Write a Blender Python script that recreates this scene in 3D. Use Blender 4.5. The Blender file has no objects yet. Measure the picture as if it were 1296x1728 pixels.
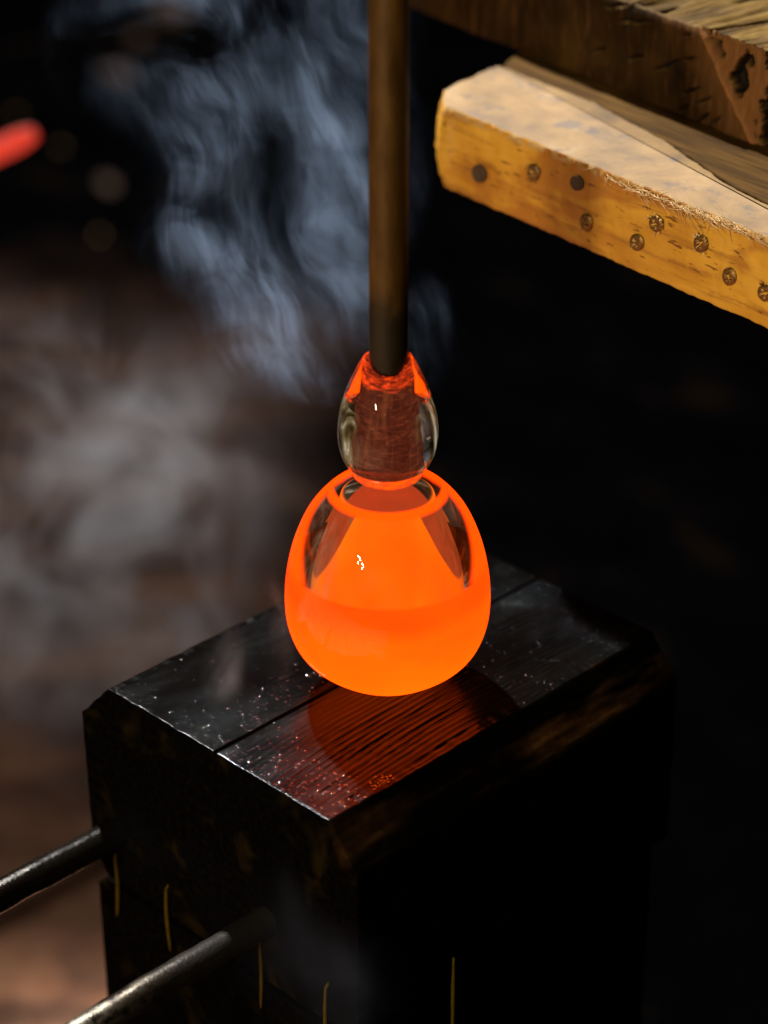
import bpy, bmesh, math, random
from mathutils import Vector, Matrix, noise
from math import sin, cos, pi, radians, exp, sqrt, atan2

random.seed(4)
S = bpy.context.scene
COL = S.collection

# ------------------------------------------------------------------ camera
PITCH = radians(29.0)
FOC = 4300.0                                   # focal length in pixels of a 1296 x 1728 frame
CAM = Vector((-0.0020, -1.0504, 0.6765))
cam_d = bpy.data.cameras.new('camera')
cam = bpy.data.objects.new('camera', cam_d)
COL.objects.link(cam)
cam.location = CAM
cam.rotation_euler = (pi / 2 - PITCH, 0, 0)
cam_d.sensor_width = 36
cam_d.lens = FOC / 1728 * 36
cam_d.clip_start = 0.05
cam_d.clip_end = 60
cam_d.dof.use_dof = True
cam_d.dof.focus_distance = 1.205
cam_d.dof.aperture_fstop = 3.6
S.camera = cam

# ------------------------------------------------------------------ world, lamps, exposure
W = bpy.data.worlds.new('World')
S.world = W
W.use_nodes = True
W.node_tree.nodes['Background'].inputs[0].default_value = (0.6, 0.7, 1.0, 1)
W.node_tree.nodes['Background'].inputs[1].default_value = 0.0012


def lamp(name, direction, dist, power, sx, sy, color, roll=0.0, shape='RECTANGLE'):
    ld = bpy.data.lights.new(name, 'AREA')
    ld.shape = shape
    ld.size = sx
    ld.size_y = sy
    ld.energy = power
    ld.color = color
    o = bpy.data.objects.new(name, ld)
    COL.objects.link(o)
    d = Vector(direction).normalized()
    o.location = Vector((0, 0, 0.1)) + d * dist
    o.rotation_euler = (d.to_track_quat('Z', 'Y').to_matrix() @ Matrix.Rotation(roll, 3, 'Z')).to_euler()
    return o


lamp('back_lamp', (-0.24, 0.60, 0.765), 3.0, 260, 0.10, 0.10, (1.0, 0.97, 0.93), shape='DISK')
lamp('window_lamp', (-0.568, -0.740, 0.360), 2.5, 30, 0.24, 0.06, (1.0, 0.84, 0.60), roll=radians(-35))
lamp('window_lamp', (-0.494, -0.823, 0.280), 2.5, 24, 0.22, 0.05, (1.0, 0.84, 0.60), roll=radians(-35))
lamp('warm_lamp', (-0.583, -0.756, 0.290), 2.5, 4, 0.06, 0.09, (1.0, 0.72, 0.30))
lamp('warm_lamp', (-0.500, -0.825, 0.240), 2.5, 3, 0.05, 0.07, (1.0, 0.72, 0.30))

S.view_settings.view_transform = 'Standard'
S.view_settings.look = 'None'
S.view_settings.exposure = 0
S.view_settings.gamma = 1
S.render.engine = 'CYCLES'
cy = S.cycles
cy.use_denoising = True
cy.max_bounces = 12
cy.diffuse_bounces = 2
cy.glossy_bounces = 4
cy.transmission_bounces = 12
cy.transparent_max_bounces = 16
cy.volume_bounces = 0
cy.volume_max_steps = 256
cy.sample_clamp_indirect = 4
cy.caustics_reflective = False
cy.caustics_refractive = False


# ------------------------------------------------------------------ node helpers
class NT:
    def __init__(self, name):
        self.m = bpy.data.materials.new(name)
        self.m.use_nodes = True
        self.t = self.m.node_tree
        self.t.nodes.clear()
        self.out = self.t.nodes.new('ShaderNodeOutputMaterial')

    def n(self, typ, **kw):
        nd = self.t.nodes.new('ShaderNode' + typ)
        for k, v in kw.items():
            if k.startswith('i_'):
                key = k[2:].replace('_', ' ')
                self.put(nd.inputs[key], v)
            else:
                setattr(nd, k, v)
        return nd

    def put(self, sock, v):
        if isinstance(v, bpy.types.NodeSocket):
            self.t.links.new(v, sock)
        else:
            if hasattr(sock, 'default_value'):
                if isinstance(v, tuple) and len(v) == 3 and sock.type == 'RGBA':
                    v = v + (1,)
                sock.default_value = v

    def math(self, op, a, b=0.0, c=0.0, clamp=False):
        nd = self.n('Math', operation=op)
        nd.use_clamp = clamp
        self.put(nd.inputs[0], a)
        self.put(nd.inputs[1], b)
        self.put(nd.inputs[2], c)
        return nd.outputs[0]

    def coord(self, which='Object'):
        return self.n('TexCoord').outputs[which]

    def mapping(self, v, scale=(1, 1, 1), rot=(0, 0, 0), loc=(0, 0, 0)):
        nd = self.n('Mapping')
        self.put(nd.inputs['Vector'], v)
        nd.inputs['Scale'].default_value = scale
        nd.inputs['Rotation'].default_value = rot
        nd.inputs['Location'].default_value = loc
        return nd.outputs[0]

    def noise(self, v, scale, detail=4, rough=0.55, dist=0.0):
        nd = self.n('TexNoise')
        self.put(nd.inputs['Vector'], v)
        nd.inputs['Scale'].default_value = scale
        nd.inputs['Detail'].default_value = detail
        nd.inputs['Roughness'].default_value = rough
        nd.inputs['Distortion'].default_value = dist
        return nd.outputs['Fac']

    def ramp(self, f, stops, interp='LINEAR'):
        nd = self.n('ValToRGB')
        self.put(nd.inputs[0], f)
        cr = nd.color_ramp
        cr.interpolation = interp
        while len(cr.elements) < len(stops):
            cr.elements.new(0.5)
        for e, (p, c) in zip(cr.elements, stops):
            e.position = p
            if not isinstance(c, tuple):
                c = (c, c, c)
            e.color = c + (1,)
        return nd.outputs[0]

    def smooth(self, v, lo, hi, a=0.0, b=1.0):
        nd = self.n('MapRange')
        nd.interpolation_type = 'SMOOTHSTEP'
        self.put(nd.inputs['Value'], v)
        nd.inputs['From Min'].default_value = lo
        nd.inputs['From Max'].default_value = hi
        nd.inputs['To Min'].default_value = a
        nd.inputs['To Max'].default_value = b
        return nd.outputs[0]

    def mix(self, f, a, b, blend='MIX'):
        nd = self.n('Mix')
        nd.data_type = 'RGBA'
        nd.blend_type = blend
        self.put(nd.inputs[0], f)
        self.put(nd.inputs[6], a)
        self.put(nd.inputs[7], b)
        return nd.outputs[2]

    def mixs(self, f, a, b):
        nd = self.n('MixShader')
        self.put(nd.inputs[0], f)
        self.t.links.new(a, nd.inputs[1])
        self.t.links.new(b, nd.inputs[2])
        return nd.outputs[0]

    def bump(self, h, strength=0.4, dist=0.001, normal=None):
        nd = self.n('Bump')
        nd.inputs['Strength'].default_value = strength
        nd.inputs['Distance'].default_value = dist
        self.put(nd.inputs['Height'], h)
        if normal is not None:
            self.t.links.new(normal, nd.inputs['Normal'])
        return nd.outputs[0]

    def sep(self, v):
        nd = self.n('SeparateXYZ')
        self.put(nd.inputs[0], v)
        return nd.outputs

    def surf(self, s):
        self.t.links.new(s, self.out.inputs['Surface'])
        return self.m

    def principled(self, **kw):
        nd = self.n('BsdfPrincipled')
        for k, v in kw.items():
            self.put(nd.inputs[k.replace('_', ' ')], v)
        return nd


# ------------------------------------------------------------------ object helpers
def link(name, me, mat=None, parent=None, loc=None, smooth=True):
    if isinstance(me, bmesh.types.BMesh):
        m2 = bpy.data.meshes.new(name)
        me.normal_update()
        me.to_mesh(m2)
        me.free()
        me = m2
    if smooth:
        me.polygons.foreach_set('use_smooth', [True] * len(me.polygons))
    if mat and not me.materials:
        me.materials.append(mat)
    o = bpy.data.objects.new(name, me)
    COL.objects.link(o)
    if parent:
        o.parent = parent
    if loc:
        o.location = loc
    return o


def empty(name, loc=(0, 0, 0), rotz=0.0):
    o = bpy.data.objects.new(name, None)
    o.empty_display_size = 0.05
    COL.objects.link(o)
    o.location = loc
    o.rotation_euler = (0, 0, rotz)
    return o


def tag(o, label=None, cat=None, group=None, kind=None):
    if label: o['label'] = label
    if cat: o['category'] = cat
    if group: o['group'] = group
    if kind: o['kind'] = kind
    return o


def spline(pts, n):
    """smooth curve through (a, b) pairs by Catmull-Rom"""
    out = []
    P = [pts[0]] + list(pts) + [pts[-1]]
    seg = len(pts) - 1
    for k in range(n):
        t = k / (n - 1) * seg
        i = min(int(t), seg - 1)
        u = t - i
        p0, p1, p2, p3 = P[i], P[i + 1], P[i + 2], P[i + 3]
        out.append(tuple(0.5 * ((2 * p1[j]) + (-p0[j] + p2[j]) * u + (2 * p0[j] - 5 * p1[j] + 4 * p2[j] - p3[j]) * u * u
                                + (-p0[j] + 3 * p1[j] - 3 * p2[j] + p3[j]) * u ** 3) for j in range(len(p1))))
    return out


def lathe(prof, seg=128, close=False, f=None):
    """prof: (r, z) list. f(r, z, az) may return changed (r, z)."""
    bm = bmesh.new()
    rings = []
    for r, z in prof:
        if r < 1e-5:
            rings.append([bm.verts.new((0, 0, z))])
            continue
        ring = []
        for k in range(seg):
            a = 2 * pi * k / seg
            rr, zz = f(r, z, a) if f else (r, z)
            ring.append(bm.verts.new((rr * cos(a), rr * sin(a), zz)))
        rings.append(ring)
    for A, B in zip(rings, rings[1:]):
        for k in range(seg):
            k2 = (k + 1) % seg
            if len(A) == 1 and len(B) == 1: continue
            if len(A) == 1: bm.faces.new((A[0], B[k2], B[k]))
            elif len(B) == 1: bm.faces.new((A[k], A[k2], B[0]))
            else: bm.faces.new((A[k], A[k2], B[k2], B[k]))
    if close:
        for R, rev in ((rings[0], True), (rings[-1], False)):
            if len(R) > 1: bm.faces.new(list(reversed(R)) if rev else R)
    bmesh.ops.recalc_face_normals(bm, faces=bm.faces)
    return bm


def tube(path, radii, seg=24, jitter=0.0, cap=True):
    bm = bmesh.new()
    rings = []
    n = len(path)
    for i, p in enumerate(path):
        p = Vector(p)
        t = (Vector(path[min(i + 1, n - 1)]) - Vector(path[max(i - 1, 0)])).normalized()
        a = t.orthogonal().normalized() if i == 0 else (a - t * a.dot(t)).normalized()
        b = t.cross(a)
        ring = []
        for k in range(seg):
            an = 2 * pi * k / seg
            q = a * cos(an) + b * sin(an)
            r = radii[i]
            if jitter:
                r += jitter * noise.noise((p + q * r) * 120) + jitter * 0.5 * noise.noise((p + q * r) * 400)
            ring.append(bm.verts.new(p + q * r))
        rings.append(ring)
    for A, B in zip(rings, rings[1:]):
        for k in range(seg):
            bm.faces.new((A[k], A[(k + 1) % seg], B[(k + 1) % seg], B[k]))
    if cap:
        bm.faces.new(list(reversed(rings[0])))
        bm.faces.new(rings[-1])
    bmesh.ops.recalc_face_normals(bm, faces=bm.faces)
    return bm


def fbm(v, o=4):
    return noise.fractal(Vector(v), 1.0, 2.0, o)


# ------------------------------------------------------------------ materials
def mat_ground():
    t = NT('lit_and_shaded_ground')
    P = t.coord()
    x, y, z = t.sep(P)
    big = t.noise(P, 2.4, 3, 0.5, 0.3)
    st = t.noise(t.mapping(P, scale=(1, 2.2, 1), rot=(0, 0, radians(35))), 5.5, 5, 0.6, 0.6)
    fine = t.noise(P, 60, 4, 0.6)
    # light painted into the colour: bright pool near, black shade beyond and right
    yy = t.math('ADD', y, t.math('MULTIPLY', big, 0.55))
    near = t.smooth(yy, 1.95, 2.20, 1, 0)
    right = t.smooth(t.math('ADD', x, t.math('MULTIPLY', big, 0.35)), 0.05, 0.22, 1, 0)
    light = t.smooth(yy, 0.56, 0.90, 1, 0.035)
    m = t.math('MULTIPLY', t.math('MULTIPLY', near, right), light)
    lit_col = t.ramp(st, [(0.30, (0.0519, 0.0261, 0.0185)), (0.44, (0.2593, 0.1202, 0.0774)), (0.52, (0.5446, 0.2511, 0.1383)), (0.63, (0.7781, 0.3712, 0.2028)), (0.8, (0.5187, 0.3276, 0.2397))])
    lit_col = t.mix(0.3, lit_col, t.ramp(fine, [(0.3, (0.0931, 0.0470, 0.0330)), (0.7, (0.5586, 0.3293, 0.2183))]))
    soot = t.ramp(t.noise(P, 9, 5, 0.6), [(0.35, (0.0003, 0.0003, 0.0004)), (0.58, (0.0006, 0.0006, 0.0008)), (0.68, (0.0030, 0.0018, 0.0008)), (0.8, (0.0100, 0.0055, 0.0025))])  # near-black colour stands for the shade on the ground
    c = t.mix(m, soot, lit_col)
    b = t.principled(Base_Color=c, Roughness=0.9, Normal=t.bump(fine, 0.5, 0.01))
    b.inputs['Specular IOR Level'].default_value = 0.0
    return t.surf(b.outputs[0])


def mat_charred():
    t = NT('wet_charred_wood')
    P = t.coord()
    gr = t.mapping(P, scale=(1, 0.07, 1))
    g = t.noise(gr, 260, 5, 0.65)
    g2 = t.noise(gr, 700, 3, 0.6)
    blot = t.noise(t.mapping(P, scale=(1, 0.35, 1)), 26, 4, 0.6)
    x, y, z = t.sep(P)
    c = t.ramp(g, [(0.3, (0.0006, 0.0005, 0.0005)), (0.62, (0.0020, 0.0016, 0.0012)), (0.8, (0.0056, 0.0040, 0.0024))])
    # worn brown wood along the long right edge and the chamfer below it
    edge = t.math('MULTIPLY', t.smooth(x, -0.016, -0.001), t.smooth(z, -0.026, -0.012))
    edge = t.math('MULTIPLY', edge, t.smooth(z, 0.004, 0.010, 1, 0))
    edge = t.math('MULTIPLY', edge, t.smooth(t.noise(t.mapping(P, scale=(1, 0.12, 0.6), loc=(0, .31, 0)), 45, 3, 0.6), 0.50, 0.66))
    edge = t.math('MULTIPLY', edge, t.smooth(y, 0.05, 0.14, 0.35, 1.0))
    c = t.mix(edge, c, t.mix(g, (0.025, 0.011, 0.003), (0.085, 0.038, 0.010)))
    end = t.math('MULTIPLY', t.smooth(y, 0.0, 0.004, 1, 0), t.smooth(t.noise(P, 34, 3, 0.5, 0.5), 0.55, 0.72))
    c = t.mix(t.math('MULTIPLY', end, 0.7), c, (0.012, 0.008, 0.002))
    r = t.smooth(blot, 0.35, 0.65, 0.13, 0.22)
    h = t.math('ADD', t.math('MULTIPLY', g, 0.8), t.math('MULTIPLY', g2, 0.4))
    b = t.principled(Base_Color=c, Roughness=r, Normal=t.bump(h, 0.25, 0.0005))
    nz = t.sep(t.n('NewGeometry').outputs['Normal'])[2]
    wet = t.math('MULTIPLY', t.smooth(x, -0.085, -0.070, 0.07, 0.20), t.smooth(blot, 0.35, 0.6, 0.65, 1.0))
    t.put(b.inputs['Specular IOR Level'], t.math('MULTIPLY', t.smooth(nz, 0.93, 0.99), wet))
    return t.surf(b.outputs[0])


def mat_board_front():
    t = NT('varnished_pine')
    P = t.coord()                               # local x runs along the board, z up, top at z = 0
    x, y, z = t.sep(P)
    nz = t.sep(t.n('NewGeometry').outputs['Normal'])[2]
    grain = t.noise(t.mapping(P, scale=(0.06, 1, 1)), 190, 5, 0.6, 0.4)
    flow = t.noise(t.mapping(P, scale=(0.18, 1, 1)), 36, 4, 0.55, 1.2)
    fleck = t.noise(t.mapping(P, scale=(0.22, 1, 1)), 420, 3, 0.55)
    stain = t.noise(t.mapping(P, scale=(0.45, 1, 1), loc=(.05, 0, 0.013)), 19, 4, 0.6, 0.6)
    side = t.ramp(flow, [(0.3, (0.36, 0.15, 0.012)), (0.5, (0.50, 0.25, 0.020)), (0.7, (0.60, 0.33, 0.035))])
    side = t.mix(t.smooth(stain, 0.50, 0.60, 0, 0.75), side, (0.30, 0.105, 0.012))
    side = t.mix(t.smooth(grain, 0.50, 0.70, 0, 0.7), side, (0.20, 0.065, 0.008))
    side = t.mix(t.smooth(fleck, 0.62, 0.70, 0, 0.85), side, (0.09, 0.028, 0.006))
    sm = t.noise(P, 24, 5, 0.6, 0.3)
    dots = t.noise(P, 330, 3, 0.5)
    top = t.ramp(sm, [(0.3, (0.0887, 0.0550, 0.0246)), (0.44, (0.1774, 0.1034, 0.0354)), (0.56, (0.2395, 0.1414, 0.0476)), (0.70, (0.3016, 0.2100, 0.1124))])
    top = t.mix(t.smooth(t.noise(t.mapping(P, loc=(.3, .1, 0)), 48, 4, 0.65), 0.54, 0.66, 0, 0.7), top, (0.075, 0.058, 0.05))
    top = t.mix(t.smooth(t.noise(t.mapping(P, scale=(0.08, 1, 1)), 210, 3, 0.6), 0.5, 0.75, 0, 0.35), top, (0.17, 0.095, 0.045))
    top = t.mix(t.smooth(dots, 0.70, 0.76, 0, 0.85), top, (0.10, 0.06, 0.04))
    up = t.smooth(nz, 0.55, 0.8)
    c = t.mix(up, side, top)
    # bruised fibres along the top front edge
    ed = t.math('MULTIPLY', t.smooth(z, -0.006, -0.0015), t.smooth(t.noise(P, 150, 3, 0.6), 0.42, 0.6))
    ed = t.math('MULTIPLY', ed, t.math('SUBTRACT', 1.0, up))
    c = t.mix(ed, c, (0.42, 0.27, 0.10))
    rough = t.mix(up, t.smooth(grain, 0.3, 0.8, 0.42, 0.6), (0.72, 0.72, 0.72))
    b = t.principled(Base_Color=c, Roughness=rough, Normal=t.bump(t.math('ADD', grain, t.math('MULTIPLY', dots, .6)), 0.35, 0.0006))
    b.inputs['Specular IOR Level'].default_value = 0.35
    return t.surf(b.outputs[0])


def mat_board_back():
    t = NT('old_brown_board')
    P = t.coord()
    g = t.noise(t.mapping(P, scale=(0.07, 1, 1)), 200, 5, 0.65, 0.3)
    s = t.noise(P, 30, 4, 0.6, 0.4)
    c = t.ramp(g, [(0.3, (0.02, 0.009, 0.0015)), (0.5, (0.055, 0.027, 0.005)), (0.72, (0.11, 0.056, 0.011))])
    x, y, z = t.sep(P)
    pale = t.math('MULTIPLY', t.smooth(y, -0.002, 0.008, 1, 0), t.smooth(x, 0.02, 0.11))
    c = t.mix(t.math('MULTIPLY', pale, 0.6), c, t.mix(g, (0.10, 0.065, 0.025), (0.20, 0.145, 0.07)))
    c = t.mix(t.smooth(s, 0.58, 0.7, 0, 0.8), c, (0.045, 0.022, 0.010))
    b = t.principled(Base_Color=c, Roughness=0.75, Normal=t.bump(g, 0.6, 0.001))
    b.inputs['Specular IOR Level'].default_value = 0.04
    return t.surf(b.outputs[0])


def mat_beam():
    t = NT('weathered_oak')
    P = t.coord()                               # x along the beam, y into it, z up
    x, y, z = t.sep(P)
    nz = t.sep(t.n('NewGeometry').outputs['Normal'])[2]
    up = t.smooth(nz, 0.45, 0.7)
    v = t.noise(t.mapping(P, scale=(1, 1, 0.12), rot=(0, radians(12), 0)), 330, 4, 0.6)
    blot = t.noise(P, 26, 5, 0.6, 0.3)
    face = t.ramp(blot, [(0.28, (0.0059, 0.0025, 0.0004)), (0.5, (0.0168, 0.0076, 0.0013)), (0.7, (0.0378, 0.0176, 0.0034))])  # dark stain, with some shade on the face put into the colour
    face = t.mix(t.smooth(v, 0.5, 0.75, 0, 0.35), face, (0.13, 0.050, 0.014))
    tg = t.noise(t.mapping(P, scale=(1, 0.07, 1), rot=(0, 0, radians(8))), 260, 5, 0.65, 0.3)
    tg2 = t.noise(t.mapping(P, scale=(1, 0.16, 1), rot=(0, 0, radians(8))), 70, 4, 0.6, 0.3)
    top = t.ramp(tg, [(0.30, (0.0177, 0.0079, 0.0013)), (0.45, (0.0976, 0.0521, 0.0096)), (0.62, (0.1684, 0.1027, 0.0255)), (0.8, (0.2483, 0.1738, 0.0638))])
    top = t.mix(t.smooth(tg2, 0.36, 0.48, 0.75, 0), top, (0.05, 0.028, 0.01))
    c = t.mix(up, face, top)
    at = t.n('Attribute', attribute_name='dark')
    c = t.mix(at.outputs['Fac'], c, (0.006, 0.004, 0.002))
    at2 = t.n('Attribute', attribute_name='pale')
    c = t.mix(at2.outputs['Fac'], c, t.mix(v, (0.10, 0.04, 0.010), (0.30, 0.125, 0.040)))
    h = t.mix(up, t.math('MULTIPLY', v, 0.6), t.math('MULTIPLY', tg, 1.4))
    b = t.principled(Base_Color=c, Roughness=0.62, Normal=t.bump(h, 0.8, 0.0014))
    b.inputs['Specular IOR Level'].default_value = 0.08
    return t.surf(b.outputs[0])


def mat_pipe():
    t = NT('scorched_steel_tube')
    P = t.coord()
    x, y, z = t.sep(P)
    n1 = t.noise(t.mapping(P, scale=(1, 1, 0.3)), 120, 5, 0.6)
    n2 = t.noise(P, 520, 3, 0.6)
    c = t.ramp(n1, [(0.3, (0.0380, 0.0179, 0.0020)), (0.6, (0.0712, 0.0340, 0.0040)), (0.8, (0.1140, 0.0561, 0.0080))])
    sootz = t.math('ADD', z, t.math('MULTIPLY', t.noise(P, 60, 4, 0.7, 0.6), 0.035))
    s = t.smooth(sootz, 0.212, 0.232, 1, 0)
    c = t.mix(t.math('MULTIPLY', s, 0.93), c, (0.012, 0.009, 0.004))
    b = t.principled(Base_Color=c, Metallic=0.35, Roughness=t.smooth(n1, 0.3, 0.7, 0.42, 0.58), Normal=t.bump(n2, 0.25, 0.0003))
    b.inputs['Specular IOR Level'].default_value = 0.3
    return t.surf(b.outputs[0])


def mat_rod(name, worn):
    t = NT(name)
    P = t.coord()
    n1 = t.noise(P, 130, 5, 0.65, 0.4)
    n2 = t.noise(P, 600, 4, 0.6)
    c = t.ramp(n1, [(0.35, (0.010, 0.006, 0.003)), (0.55, (0.026, 0.016, 0.006)), (0.72, (0.050, 0.028, 0.009))])
    y = t.sep(P)[1]                             # local y runs out of the block
    w = t.math('MULTIPLY', t.smooth(y, -0.115, -0.055, 1, 0), t.smooth(n1, 0.40, 0.55))
    c = t.mix(t.math('MULTIPLY', w, worn), c, (0.15, 0.135, 0.105))
    c = t.mix(t.smooth(y, -0.12, -0.030, 0, 0.96), c, (0.012, 0.010, 0.008))  # fade to black imitates the block's soft shadow along the rod
    rg = t.smooth(y, -0.09, -0.025, 0, 0.25)
    if not worn > 0.5: c = t.mix(0.72, c, (0.004, 0.003, 0.002))
    r = t.math('ADD', t.smooth(n2, 0.3, 0.7, 0.26, 0.44), rg)
    if worn < 0.5: r = t.smooth(n2, 0.3, 0.7, 0.16, 0.30)
    b = t.principled(Base_Color=c, Metallic=t.smooth(y, -0.09, -0.03, 0.75, 0.3), Roughness=r, Normal=t.bump(n2, 0.5, 0.0006))
    t.put(b.inputs['Specular IOR Level'], t.smooth(y, -0.09, -0.03, 0.5, 0.12))
    return t.surf(b.outputs[0])


def simple(name, col, rough=0.5, metal=0.0, bump=0.0, scale=200, var=0.3, spec=0.5):
    t = NT(name)
    P = t.coord()
    n = t.noise(P, scale, 4, 0.6)
    c = t.mix(n, tuple(v * (1 - var) for v in col), tuple(min(1, v * (1 + var)) for v in col))
    kw = dict(Base_Color=c, Roughness=rough, Metallic=metal)
    if bump: kw['Normal'] = t.bump(n, bump, 0.001)
    b = t.principled(**kw)
    b.inputs['Specular IOR Level'].default_value = spec
    return t.surf(b.outputs[0])


def mat_skin():
    """outer glass: white-hot orange low down, clear above, with a dense hot edge where the wall is seen end on"""
    t = NT('hot_glass_skin')
    P = t.coord()
    x, y, z = t.sep(P)
    wob = t.noise(P, 28, 2, 0.5)
    zz = t.math('ADD', z, t.math('MULTIPLY', t.math('SUBTRACT', wob, 0.5), 0.003))
    low = t.smooth(zz, 0.0672, 0.0702, 1, 0)
    lw = t.n('LayerWeight')
    lw.inputs['Blend'].default_value = 0.5
    f = lw.outputs['Facing']
    thr = t.math('ADD', t.math('ADD', f, t.smooth(z, 0.068, 0.086, 0.09, 0.0)), t.smooth(z, 0.078, 0.104, 0.0, -0.08))
    edge = t.smooth(thr, 0.47, 0.62)
    edge = t.math('MULTIPLY', edge, t.math('SUBTRACT', 1.0, t.n('NewGeometry').outputs['Backfacing']))
    edge = t.math('MULTIPLY', edge, t.smooth(z, 0.1125, 0.1145, 1, 0.0))
    ring = t.math('MULTIPLY', t.smooth(z, 0.1038, 0.1055), t.smooth(z, 0.1068, 0.1078, 1, 0))
    E = t.math('MAXIMUM', t.math('MAXIMUM', low, edge), ring, clamp=True)
    E = t.math('MULTIPLY', E, t.math('SUBTRACT', 1.0, t.n('NewGeometry').outputs['Backfacing']))
    # heat: a redder belt under the lip, yellower towards the foot
    belt = t.math('MULTIPLY', t.smooth(z, 0.050, 0.060), t.smooth(z, 0.066, 0.072, 1, 0))
    cool = t.noise(t.mapping(P, scale=(1, 1, 1.6)), 26, 3, 0.5, 0.3)
    heat = t.smooth(z, 0.004, 0.064, 1, 0.30)
    heat = t.math('ADD', heat, t.math('MULTIPLY', t.math('SUBTRACT', cool, 0.5), 0.6))
    heat = t.math('SUBTRACT', heat, t.math('MULTIPLY', belt, 0.22), clamp=True)
    col = t.ramp(heat, [(0.0, (2.4, 0.090, 0.0018)), (0.4, (2.6, 0.140, 0.002)), (0.75, (2.8, 0.19, 0.002)), (1.0, (2.9, 0.23, 0.003))])
    em = t.n('Emission')
    t.put(em.inputs['Color'], col)
    em.inputs['Strength'].default_value = 1.0
    tr = t.n('BsdfTransparent')
    tr.inputs['Color'].default_value = (0.93, 0.90, 0.86, 1)
    sw = t.noise(t.mapping(P, scale=(1, 1, 0.16), rot=(0, 0, 0)), 105, 4, 0.6, 0.5)
    df = t.n('BsdfDiffuse')
    df.inputs['Color'].default_value = (0.34, 0.29, 0.20, 1)
    tl = t.n('BsdfTranslucent')
    tl.inputs['Color'].default_value = (0.34, 0.29, 0.20, 1)
    refl_tint = t.mixs(0.5, df.outputs[0], tl.outputs[0])
    side = t.smooth(t.math('ABSOLUTE', x), 0.020, 0.030, 0.15, 1.0)
    clear = t.mixs(t.math('MULTIPLY', t.smooth(sw, 0.42, 0.72, 0.02, 0.42), side), tr.outputs[0], refl_tint)  # pale side streaks imitate reflections of the surroundings in the clear glass
    base = t.mixs(E, clear, em.outputs[0])
    gl = t.n('BsdfGlossy')
    gl.inputs['Roughness'].default_value = 0.015
    nb = t.bump(t.noise(P, 30, 2, 0.5), 0.015, 0.002)
    t.put(gl.inputs['Normal'], nb)
    fr = t.n('Fresnel')
    fr.inputs['IOR'].default_value = 1.48
    t.put(fr.inputs['Normal'], nb)
    return t.surf(t.mixs(t.math('MINIMUM', fr.outputs[0], t.math('SUBTRACT', 0.5, t.math('MULTIPLY', E, 0.40))), base, gl.outputs[0]))


def mat_bubble():
    """inner bubble: orange lobes front and back, cooler red-brown between and on the cap"""
    t = NT('hot_inner_bubble')
    P = t.coord()
    x, y, z = t.sep(P)
    az = t.math('ARCTAN2', y, x)
    c2 = t.math('COSINE', t.math('MULTIPLY', t.math('ADD', az, pi / 2), 2.0))
    wob = t.noise(P, 45, 3, 0.5)
    zb = t.smooth(c2, -0.98, 0.50, 0.0630, 0.1080)
    d = t.math('SUBTRACT', zb, z)
    d = t.math('ADD', d, t.math('MULTIPLY', t.math('SUBTRACT', wob, 0.5), 0.004))
    hill = t.smooth(d, -0.0008, 0.0022)
    hill = t.math('MULTIPLY', hill, t.smooth(z, 0.1035, 0.1045, 1, 0))
    rim = t.math('MULTIPLY', t.smooth(z, 0.1015, 0.1028), t.smooth(z, 0.1036, 0.1046, 1, 0))
    E = t.math('MAXIMUM', hill, rim, clamp=True)
    big = t.noise(t.mapping(P, scale=(1, 1, 0.7)), 30, 2, 0.5)
    hot = t.ramp(big, [(0.3, (1.3, 0.13, 0.002)), (0.5, (1.4, 0.16, 0.003)), (0.7, (1.5, 0.225, 0.005))])
    st = t.noise(t.mapping(P, scale=(1, 1, 0.12)), 120, 3, 0.6)
    cool = t.ramp(st, [(0.3, (0.33, 0.045, 0.012)), (0.55, (0.50, 0.060, 0.014)), (0.75, (0.36, 0.105, 0.040))])
    dome = t.ramp(big, [(0.3, (0.40, 0.05, 0.014)), (0.7, (0.62, 0.055, 0.012))])
    dk = t.ramp(t.noise(t.mapping(P, scale=(1, 3, 1), rot=(0, 0, radians(30))), 90, 4, 0.6), [(0.45, (0.03, 0.012, 0.006)), (0.62, (0.10, 0.06, 0.03)), (0.72, (0.45, 0.36, 0.25))])
    dome = t.mix(t.math('MULTIPLY', t.smooth(t.math('ABSOLUTE', x), 0.003, 0.0065), t.smooth(t.math('ADD', y, t.math('MULTIPLY', t.math('MULTIPLY', x, x), 40.0)), 0.0045, 0.0065)), dome, dk)
    cool = t.mix(t.smooth(z, 0.1035, 0.105), cool, dome)
    col = t.mix(E, cool, hot)
    em = t.n('Emission')
    t.put(em.inputs['Color'], col)
    gl = t.n('BsdfGlossy')
    gl.inputs['Roughness'].default_value = 0.06
    fr = t.n('Fresnel')
    fr.inputs['IOR'].default_value = 1.15
    return t.surf(t.mixs(fr.outputs[0], em.outputs[0], gl.outputs[0]))


def mat_cavity():
    t = NT('painted_dark_liner')
    P = t.coord()
    x, y, z = t.sep(P)
    s = t.noise(t.mapping(P, scale=(1, 1, 0.10)), 170, 4, 0.6, 0.4)
    c = t.ramp(s, [(0.42, (0.006, 0.004, 0.003)), (0.56, (0.05, 0.03, 0.015)), (0.68, (0.40, 0.30, 0.18))])  # dark base added for unlit crescents, pale streaks painted as highlights
    b = t.principled(Base_Color=c, Roughness=0.22)
    b.inputs['Specular IOR Level'].default_value = 0.3
    return t.surf(b.outputs[0])


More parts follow.
